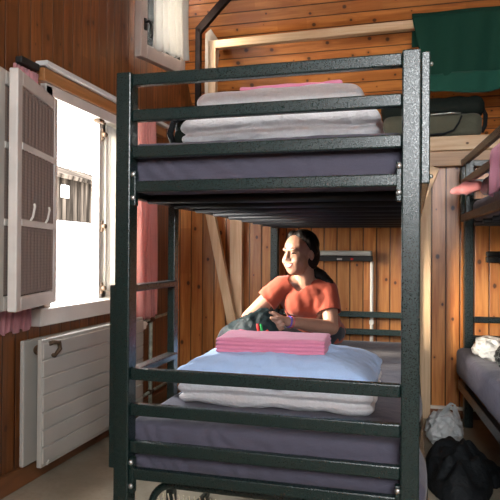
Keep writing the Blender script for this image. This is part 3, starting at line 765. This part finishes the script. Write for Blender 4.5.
b = bm_new(); chain(b, [(V((1.15, 1.18, .045)), .036), (V((1.21, 1.19, .036)), .030), (V((1.262, 1.20, .028)), .022)]); b = remeshed(b, .008, 5)
for v in b.verts: v.co += v.normal*.008*N3(v.co, 24, 6)
obj('sleeve', b, M['black_cloth'], jk, smooth=True)
# carrier bag standing against the pale post
pb = thing('carrier_bag', 'white carrier bag with two handles standing behind the black jacket', 'plastic bag', (1.03, 1.66, 0))
b = crumple((1.045, 1.64, .072), (.082, .085, .085), 5, .22, 2.0, .83); obj('bag_body', b, M['plastic'], pb, smooth=True)
for dx, yy in ((0, 1.60), (.012, 1.66)):
    b = bm_new(); pts = [(1.0+dx*3, yy, .10), (1.04+dx, yy, .17), (1.07+dx, yy, .205), (1.085+dx, yy, .20), (1.105+dx, yy, .14), (1.115+dx, yy, .06)]
    def f(uu, v, pts=pts):
        t_ = uu*(len(pts)-1); i = min(int(t_), len(pts)-2); q = V(pts[i]).lerp(V(pts[i+1]), t_-i)
        wd = .032*(.45+abs(uu-.5)*1.5); return q+V((.35*wd*(v-.5)*2, wd*(v-.5)*.8, -.3*wd*(v-.5)*2 + .004*math.sin(v*9)))
    sheet(b, f, 30, 6); o = obj('handle', b, M['plastic'], pb, smooth=True); m = o.modifiers.new('t', 'SOLIDIFY'); m.thickness = .002

# ------------------------------------------------------------------ the woman
wm = thing('person', 'smiling person in rust-red T-shirt with long dark hair, sitting on the lower bunk', 'person', (.34, 1.60, .462))
F = V((-.54, -.84, -.08)).normalized(); HR = F.cross(V((0,0,1))).normalized(); HU = HR.cross(F).normalized()   # HR: her right... image side
HC = V((.318, 1.375, .988)); hs = 1.0
HM = Matrix((HR, F, HU)).transposed()
def hp_(x, y, z): return HC + HM @ V((x*hs, y*hs, z*hs))
b = bm_new()
hip = V((.36, 1.66, .555)); waist = V((.355, 1.575, .655)); chest = V((.345, 1.475, .755)); nb = V((.342, 1.43, .862))
def torso(b, g=0.0):
    TR = Matrix.Rotation(math.radians(12), 3, 'Z')
    ball(b, hip, (.155+g, .11+g, .10+g), TR); ball(b, hip.lerp(waist, .5), (.135+g, .10+g, .10+g), TR)
    ball(b, waist, (.122+g, .092+g, .10+g), TR); ball(b, waist.lerp(chest, .5), (.128+g, .094+g, .09+g), TR)
    ball(b, chest, (.138+g, .098+g, .09+g), TR); ball(b, chest+V((0, .01, .05)), (.135+g, .08+g, .06+g), TR)
    for s in (-1, 1): ball(b, chest+TR @ V((s*.058, -.050, -.018)), (.060+g, .050+g, .058+g))
Rs, Re, Rw = V((.220, 1.415, .818)), V((.052, 1.355, .655)), V((.175, 1.20, .635))
Ls, Le, Lw = V((.450, 1.465, .798)), V((.487, 1.385, .612)), V((.288, 1.185, .662))
torso(b)
for s in (Rs, Ls): capsule(b, nb+V((0,.01,-.012)), .040, s, .046)
capsule(b, nb+V((0,.01,-.03)), .052, hp_(0, -.030, -.05), .048)
for s_, e_, w_ in ((Rs, Re, Rw), (Ls, Le, Lw)):
    chain(b, [(s_, .048), (s_.lerp(e_, .45), .043), (e_, .035)]); chain(b, [(e_, .035), (e_.lerp(w_, .3), .037), (w_, .024)])
# head
ball(b, hp_(0, -.012, .030), (.074, .092, .080), HM); ball(b, hp_(0, .028, -.030), (.064, .062, .078), HM)
ball(b, hp_(0, .056, -.080), (.026, .022, .022), HM); ball(b, hp_(0, .04, -.07), (.045,.04,.032), HM)
for s in (-1, 1):
    ball(b, hp_(s*.033, .053, -.030), (.028, .031, .028), HM); ball(b, hp_(s*.026, .066, .030), (.022, .016, .011), HM)
    ball(b, hp_(s*.075, -.012, -.008), (.009, .017, .026), HM)
chain(b, [(hp_(0, .082, .018), .008), (hp_(0, .096, -.016), .0115)]); ball(b, hp_(-.012, .088, -.020), .009); ball(b, hp_(.012, .088, -.020), .009)
ball(b, hp_(0, .074, -.056), (.024, .012, .016), HM)
# hands: palm + five fingers
def hand(b, w, palm_dir, across, nrm, curl, thumb_side):
    d = palm_dir.normalized(); a = (across-d*across.dot(d)).normalized(); n = nrm
    for k in range(4):
        o_ = a*((k-1.5)*.017)
        capsule(b, w+d*.012+o_*.6, .016, w+d*.070+o_, .0115)
        ln = (.046, .054, .050, .038)[k]; p = w+d*.070+o_; dd = d.copy(); r = .0095
        for s, fr_ in enumerate((.45, .32, .25)):
            dd = (Matrix.Rotation(curl*(.6+.25*s), 3, a) @ dd).normalized(); q = p+dd*ln*fr_*1.35
            capsule(b, p, r, q, r*.92, 10); p = q; r *= .92
    t0 = w+d*.022+a*(thumb_side*.028); t1 = t0+(d*.7+a*thumb_side*.6+n*.3).normalized()*.034; t2 = t1+(d*.9+a*thumb_side*.1+n*.4).normalized()*.028
    capsule(b, w+d*.01+a*thumb_side*.01, .016, t0, .014, 10); capsule(b, t0, .013, t1, .0105, 10); capsule(b, t1, .0105, t2, .0085, 10)
hand(b, Lw, V((-.62, -.12, .40)), V((.12, -.85, .1)), V((0,0,-1)), .74, 1)
hand(b, Rw, V((.55, -.60, .05)), V((-.2,-.3,.9)), V((0,-1,0)), .5, 1)
# legs: thighs along the bed, shins over the left edge
legs = [[(V((.30, 1.60, .545)), .085), (V((-.060, 1.42, .535)), .062)], [(V((.34, 1.72, .545)), .085), (V((-.060, 1.66, .535)), .062)]]
shin = [[(V((-.075, 1.42, .52)), .055), (V((-.10, 1.43, .33)), .048), (V((-.10, 1.44, .085)), .033)], [(V((-.075, 1.66, .52)), .055), (V((-.10, 1.67, .33)), .048), (V((-.10, 1.68, .085)), .033)]]
for l in legs+shin: chain(b, l)
for y in (1.44, 1.68):
    chain(b, [(V((-.10, y, .05)), .034), (V((-.17, y-.02, .034)), .031), (V((-.255, y-.035, .026)), .024)])
b = remeshed(b, .0042, 5, .5)
bvh = BVHTree.FromBMesh(b)
body = obj('body', b, M['skin'], wm, smooth=True)
def snap(x, z, lift=.0):
    o_ = hp_(x, .2, z); hit = bvh.ray_cast(o_, -F)
    return (hit[0]+F*lift) if hit[0] is not None else hp_(x, .09, z)
# face
for s in (-1, 1):
    b = bm_new(); tube(b, [snap(s*.018, .007, -.001), snap(s*.025, .0105, -.0005), snap(s*.033, .0105, -.0005), snap(s*.040, .007, -.001)], [.0022,.0042,.0042,.0022], 8); obj('eye', b, M['eye'], wm, smooth=True)
    b = bm_new(); tube(b, [snap(s*.014, .033, -.001), snap(s*.021, .0355, -.001), snap(s*.030, .0355, -.001), snap(s*.042, .029, -.001)], [.0026,.0034,.0034,.0016], 8); obj('eyebrow', b, M['hair'], wm, smooth=True)
b = bm_new(); tube(b, [snap(-.026, -.042, -.001), snap(-.013, -.050, -.001), snap(0, -.053, -.001), snap(.013, -.050, -.001), snap(.026, -.042, -.001)], [.0015,.0050,.0062,.0050,.0015], 10); obj('teeth', b, M['teeth'], wm, smooth=True)
for nm, dz_ in (('upper_lip', .0075), ('lower_lip', -.0085)):
    b = bm_new(); tube(b, [snap(-.030, -.040, -.0005), snap(-.015, -.050+dz_, -.0005), snap(0, -.053+dz_, -.0005), snap(.015, -.050+dz_, -.0005), snap(.030, -.040, -.0005)], [.0018,.0030,.0036,.0030,.0018], 8); obj(nm, b, M['lips'], wm, smooth=True)
# hair
b = bm_new()
ball(b, hp_(0, -.034, .045), (.082, .088, .083), HM)
ball(b, hp_(0, -.055, -.01), (.078, .062, .085), HM)
chain(b, [(hp_(0, -.080, .0), .055), (hp_(.030, -.078, -.085), .044), (V((.418, 1.462, .868)), .038), (V((.462, 1.452, .838)), .026)])
for s in (-1, 1): chain(b, [(hp_(s*.030, .008, .098), .026), (hp_(s*.060, -.012, .064), .025), (hp_(s*.064, -.040, .012), .026)])
b = remeshed(b, .005, 4)
for v in b.verts: v.co += v.normal*.0009*math.sin((v.co-HC).dot(HR)*420+10*N3(v.co, 12, 1))
obj('hair', b, M['hair'], wm, smooth=True)
# shirt
b = bm_new(); torso(b, .012)
for s in (Rs, Ls): capsule(b, nb+V((0,.012,-.028)), .045, s, .055)
RC, LC = Rs.lerp(Re, .50), Ls.lerp(Le, .62)
chain(b, [(Rs, .055), (RC, .060)]); chain(b, [(Ls, .055), (LC, .059)])
b = remeshed(b, .006, 6)
rd_, ld_ = (Re-Rs).normalized(), (Le-Ls).normalized()
Rcut, Lcut = RC-rd_*.005, LC-ld_*.005
kill = []
fv = V((-.45, -.89, 0)).normalized()
for v in b.verts:
    p = v.co
    if (p-Rcut).dot(rd_) > 0 and (p-RC).length < .085: kill.append(v); continue
    if (p-Lcut).dot(ld_) > 0 and (p-LC).length < .085: kill.append(v); continue
    if p.z < .500: kill.append(v); continue
    q = p-nb; f_ = q.dot(fv); side = abs(q.dot(V((.89,-.45,0))))
    if q.z > -.03 and math.hypot(q.x, q.y) < .064 and q.z > -.005 + 0*f_: kill.append(v); continue
    if f_ > 0 and side < max(0, .046*(1+(q.z+.01)/.060)) and q.z > -.075: kill.append(v)
bmesh.ops.delete(b, geom=list(set(kill)), context='VERTS')
for _ in range(14):
    mv_ = {}
    for v in b.verts:
        be = [e for e in v.link_edges if e.is_boundary]
        if len(be) == 2: mv_[v] = v.co*.4+(be[0].other_vert(v).co+be[1].other_vert(v).co)*.3
    for v, c in mv_.items(): v.co = c
bmesh.ops.smooth_vert(b, verts=b.verts[:], factor=.5, use_axis_x=True, use_axis_y=True, use_axis_z=True)
for v in b.verts:
    p = v.co; v.co += v.normal*(.0045*N3((p.x*1.2+p.z*.3, p.y, p.z*.35), 24, 2))
sh = obj('t_shirt', b, M['shirt'], wm, smooth=True); m = sh.modifiers.new('t', 'SOLIDIFY'); m.thickness = .004; m.offset = 1
# trousers
b = bm_new(); ball(b, hip, (.168, .122, .10))
for l in legs: chain(b, [(p, r+.010) for p, r in l])
for l in shin: chain(b, [(p, r+.010) for p, r in l])
b = remeshed(b, .008, 5)
bmesh.ops.delete(b, geom=[v for v in b.verts if v.co.z < .11], context='VERTS')
tr_ = obj('trousers', b, M['trousers'], wm, smooth=True)
# bands on the left wrist
d_ = (Lw-Le).normalized()
def band(nm, t_, r, w, mat, lab):
    c = Le.lerp(Lw, t_); x = d_.orthogonal().normalized(); y = d_.cross(x); b = bm_new()
    tube(b, [c+(x*math.cos(a)+y*math.sin(a))*r for a in [k*math.pi/12 for k in range(24)]], w, 8, closed=True); obj(nm, b, mat, wm, lab, smooth=True)
band('bracelet', .93, .0255, .0042, M['purple'], 'purple wristband'); band('bracelet', .88, .0275, .003, M['ribbon'], 'thin red bracelet')

# ---- day pack on her lap
pk = thing('day_pack', 'dark teal day pack with red straps in the lap of the person', 'backpack', (.12, 1.20, .462))
b = bmesh.new(); bmesh.ops.create_icosphere(b, subdivisions=5, radius=1)
pc = V((.135, 1.165, .585))
for v in b.verts:
    p = v.co.copy(); s = 1+.16*N3(p, 1.6, 2)+.10*(1-2*abs(N3(p, 2.8, 5)))
    q = V((p.x*.140, p.y*.085, p.z*.118))*s; q.z -= .35*max(0, -q.x)*.5; q.x -= .12*q.z*0
    if q.x > 0: q.z += .02*math.sin(q.x*20)
    if q.z < -.105: q.z = -.105
    v.co = pc+q
bb = BVHTree.FromBMesh(b)
obj('bag_body', b, M['teal_bag'], pk, smooth=True)
def on(x, z, lift=.003):
    hit = bb.ray_cast(V((x, .9, z)), V((0,1,0))); return (hit[0]+V((0,-lift,0))) if hit[0] is not None else V((x, 1.12, z))
def strap(nm, pts, w, mat, lab):
    b = bm_new(); tube(b, [on(*p) for p in pts], w, 8); obj(nm, b, mat, pk, lab, smooth=True)
strap('piping', [(.065,.615),(.09,.624),(.125,.622)], .0035, M['pink_web'], 'pink piping stripe')
strap('strap', [(.172,.655),(.178,.63),(.180,.60),(.186,.57)], .007, M['red_web'], 'red strap')
strap('strap', [(.188,.655),(.194,.63),(.196,.60),(.202,.57)], .006, M['green_web'], 'green strap')
strap('strap', [(.215,.625),(.235,.60),(.25,.58)], .010, M['red_web'], 'red strap end')
strap('cord', [(.01,.575),(.022,.555),(.012,.54),(.03,.53)], .006, M['red_web'], 'red cord loops')
strap('zip', [(.06,.655),(.10,.672),(.15,.675)], .0035, M['black_plastic'], 'black zip')
b = bm_new(); chain(b, [(V((.245, 1.13, .60)), .022), (V((.275, 1.12, .575)), .024), (V((.262, 1.11, .545)), .02)]); obj('lining', b, M['red_web'], pk, 'red lining fold', smooth=True)

# ------------------------------------------------------------------ light
wd = bpy.data.worlds.new('sky'); S.world = wd; wd.use_nodes = True
bg = wd.node_tree.nodes['Background']; bg.inputs[0].default_value = (.95, .975, 1.0, 1); bg.inputs[1].default_value = 8.5
def portal(loc, rot, sx, sy):
    l = bpy.data.lights.new('portal', 'AREA'); l.shape = 'RECTANGLE'; l.size = sx; l.size_y = sy; l.cycles.is_portal = True
    o = bpy.data.objects.new('window_portal', l); C.objects.link(o); o.location = loc; o.rotation_euler = rot
portal((LX-.16, 1.16, 1.22), (0, math.radians(-90), 0), .97, .94)
portal((LX-.14, 1.81, 2.48), (0, math.radians(-90), 0), .46, .44)
portal(((FWx0+FWx1)/2, FY-.12, (FWz0+FWz1)/2), (math.radians(90), 0, 0), FWx1-FWx0, FWz1-FWz0)
l = bpy.data.lights.new('sun', 'SUN'); l.energy = 11; l.color = (1.0, .86, .68); l.angle = math.radians(24)
o = bpy.data.objects.new('sun', l); C.objects.link(o)
sd = V((1.0, .47, -.25)).normalized(); o.rotation_euler = sd.to_track_quat('-Z', 'Y').to_euler()

# ------------------------------------------------------------------ camera
cam = bpy.data.cameras.new('camera'); co = bpy.data.objects.new('camera', cam); C.objects.link(co)
cx, cy, cz, yaw, pitch, roll, fpx = .8786, -1.6504, .9865, -.2657, .0069, .0065, 595.14
fw = V((math.sin(yaw)*math.cos(pitch), math.cos(yaw)*math.cos(pitch), math.sin(pitch))); rt = V((math.cos(yaw), -math.sin(yaw), 0)); up = rt.cross(fw)
r2 = rt*math.cos(roll)+up*math.sin(roll); u2 = -rt*math.sin(roll)+up*math.cos(roll)
mt = Matrix((r2, u2, -fw)).transposed().to_4x4(); mt.translation = (cx, cy, cz); co.matrix_world = mt
cam.sensor_width = 36; cam.sensor_height = 36; cam.lens = fpx/500*36; cam.clip_start = .05; cam.clip_end = 200
S.camera = co
S.view_settings.view_transform = 'Standard'; S.view_settings.look = 'None'; S.view_settings.gamma = 1; S.view_settings.use_curve_mapping = False
S.view_settings.exposure = 1.65
S.cycles.use_denoising = True; S.cycles.max_bounces = 10; S.cycles.sample_clamp_indirect = 6
for o in bpy.data.objects:
    if 'o0' in o: del o['o0']
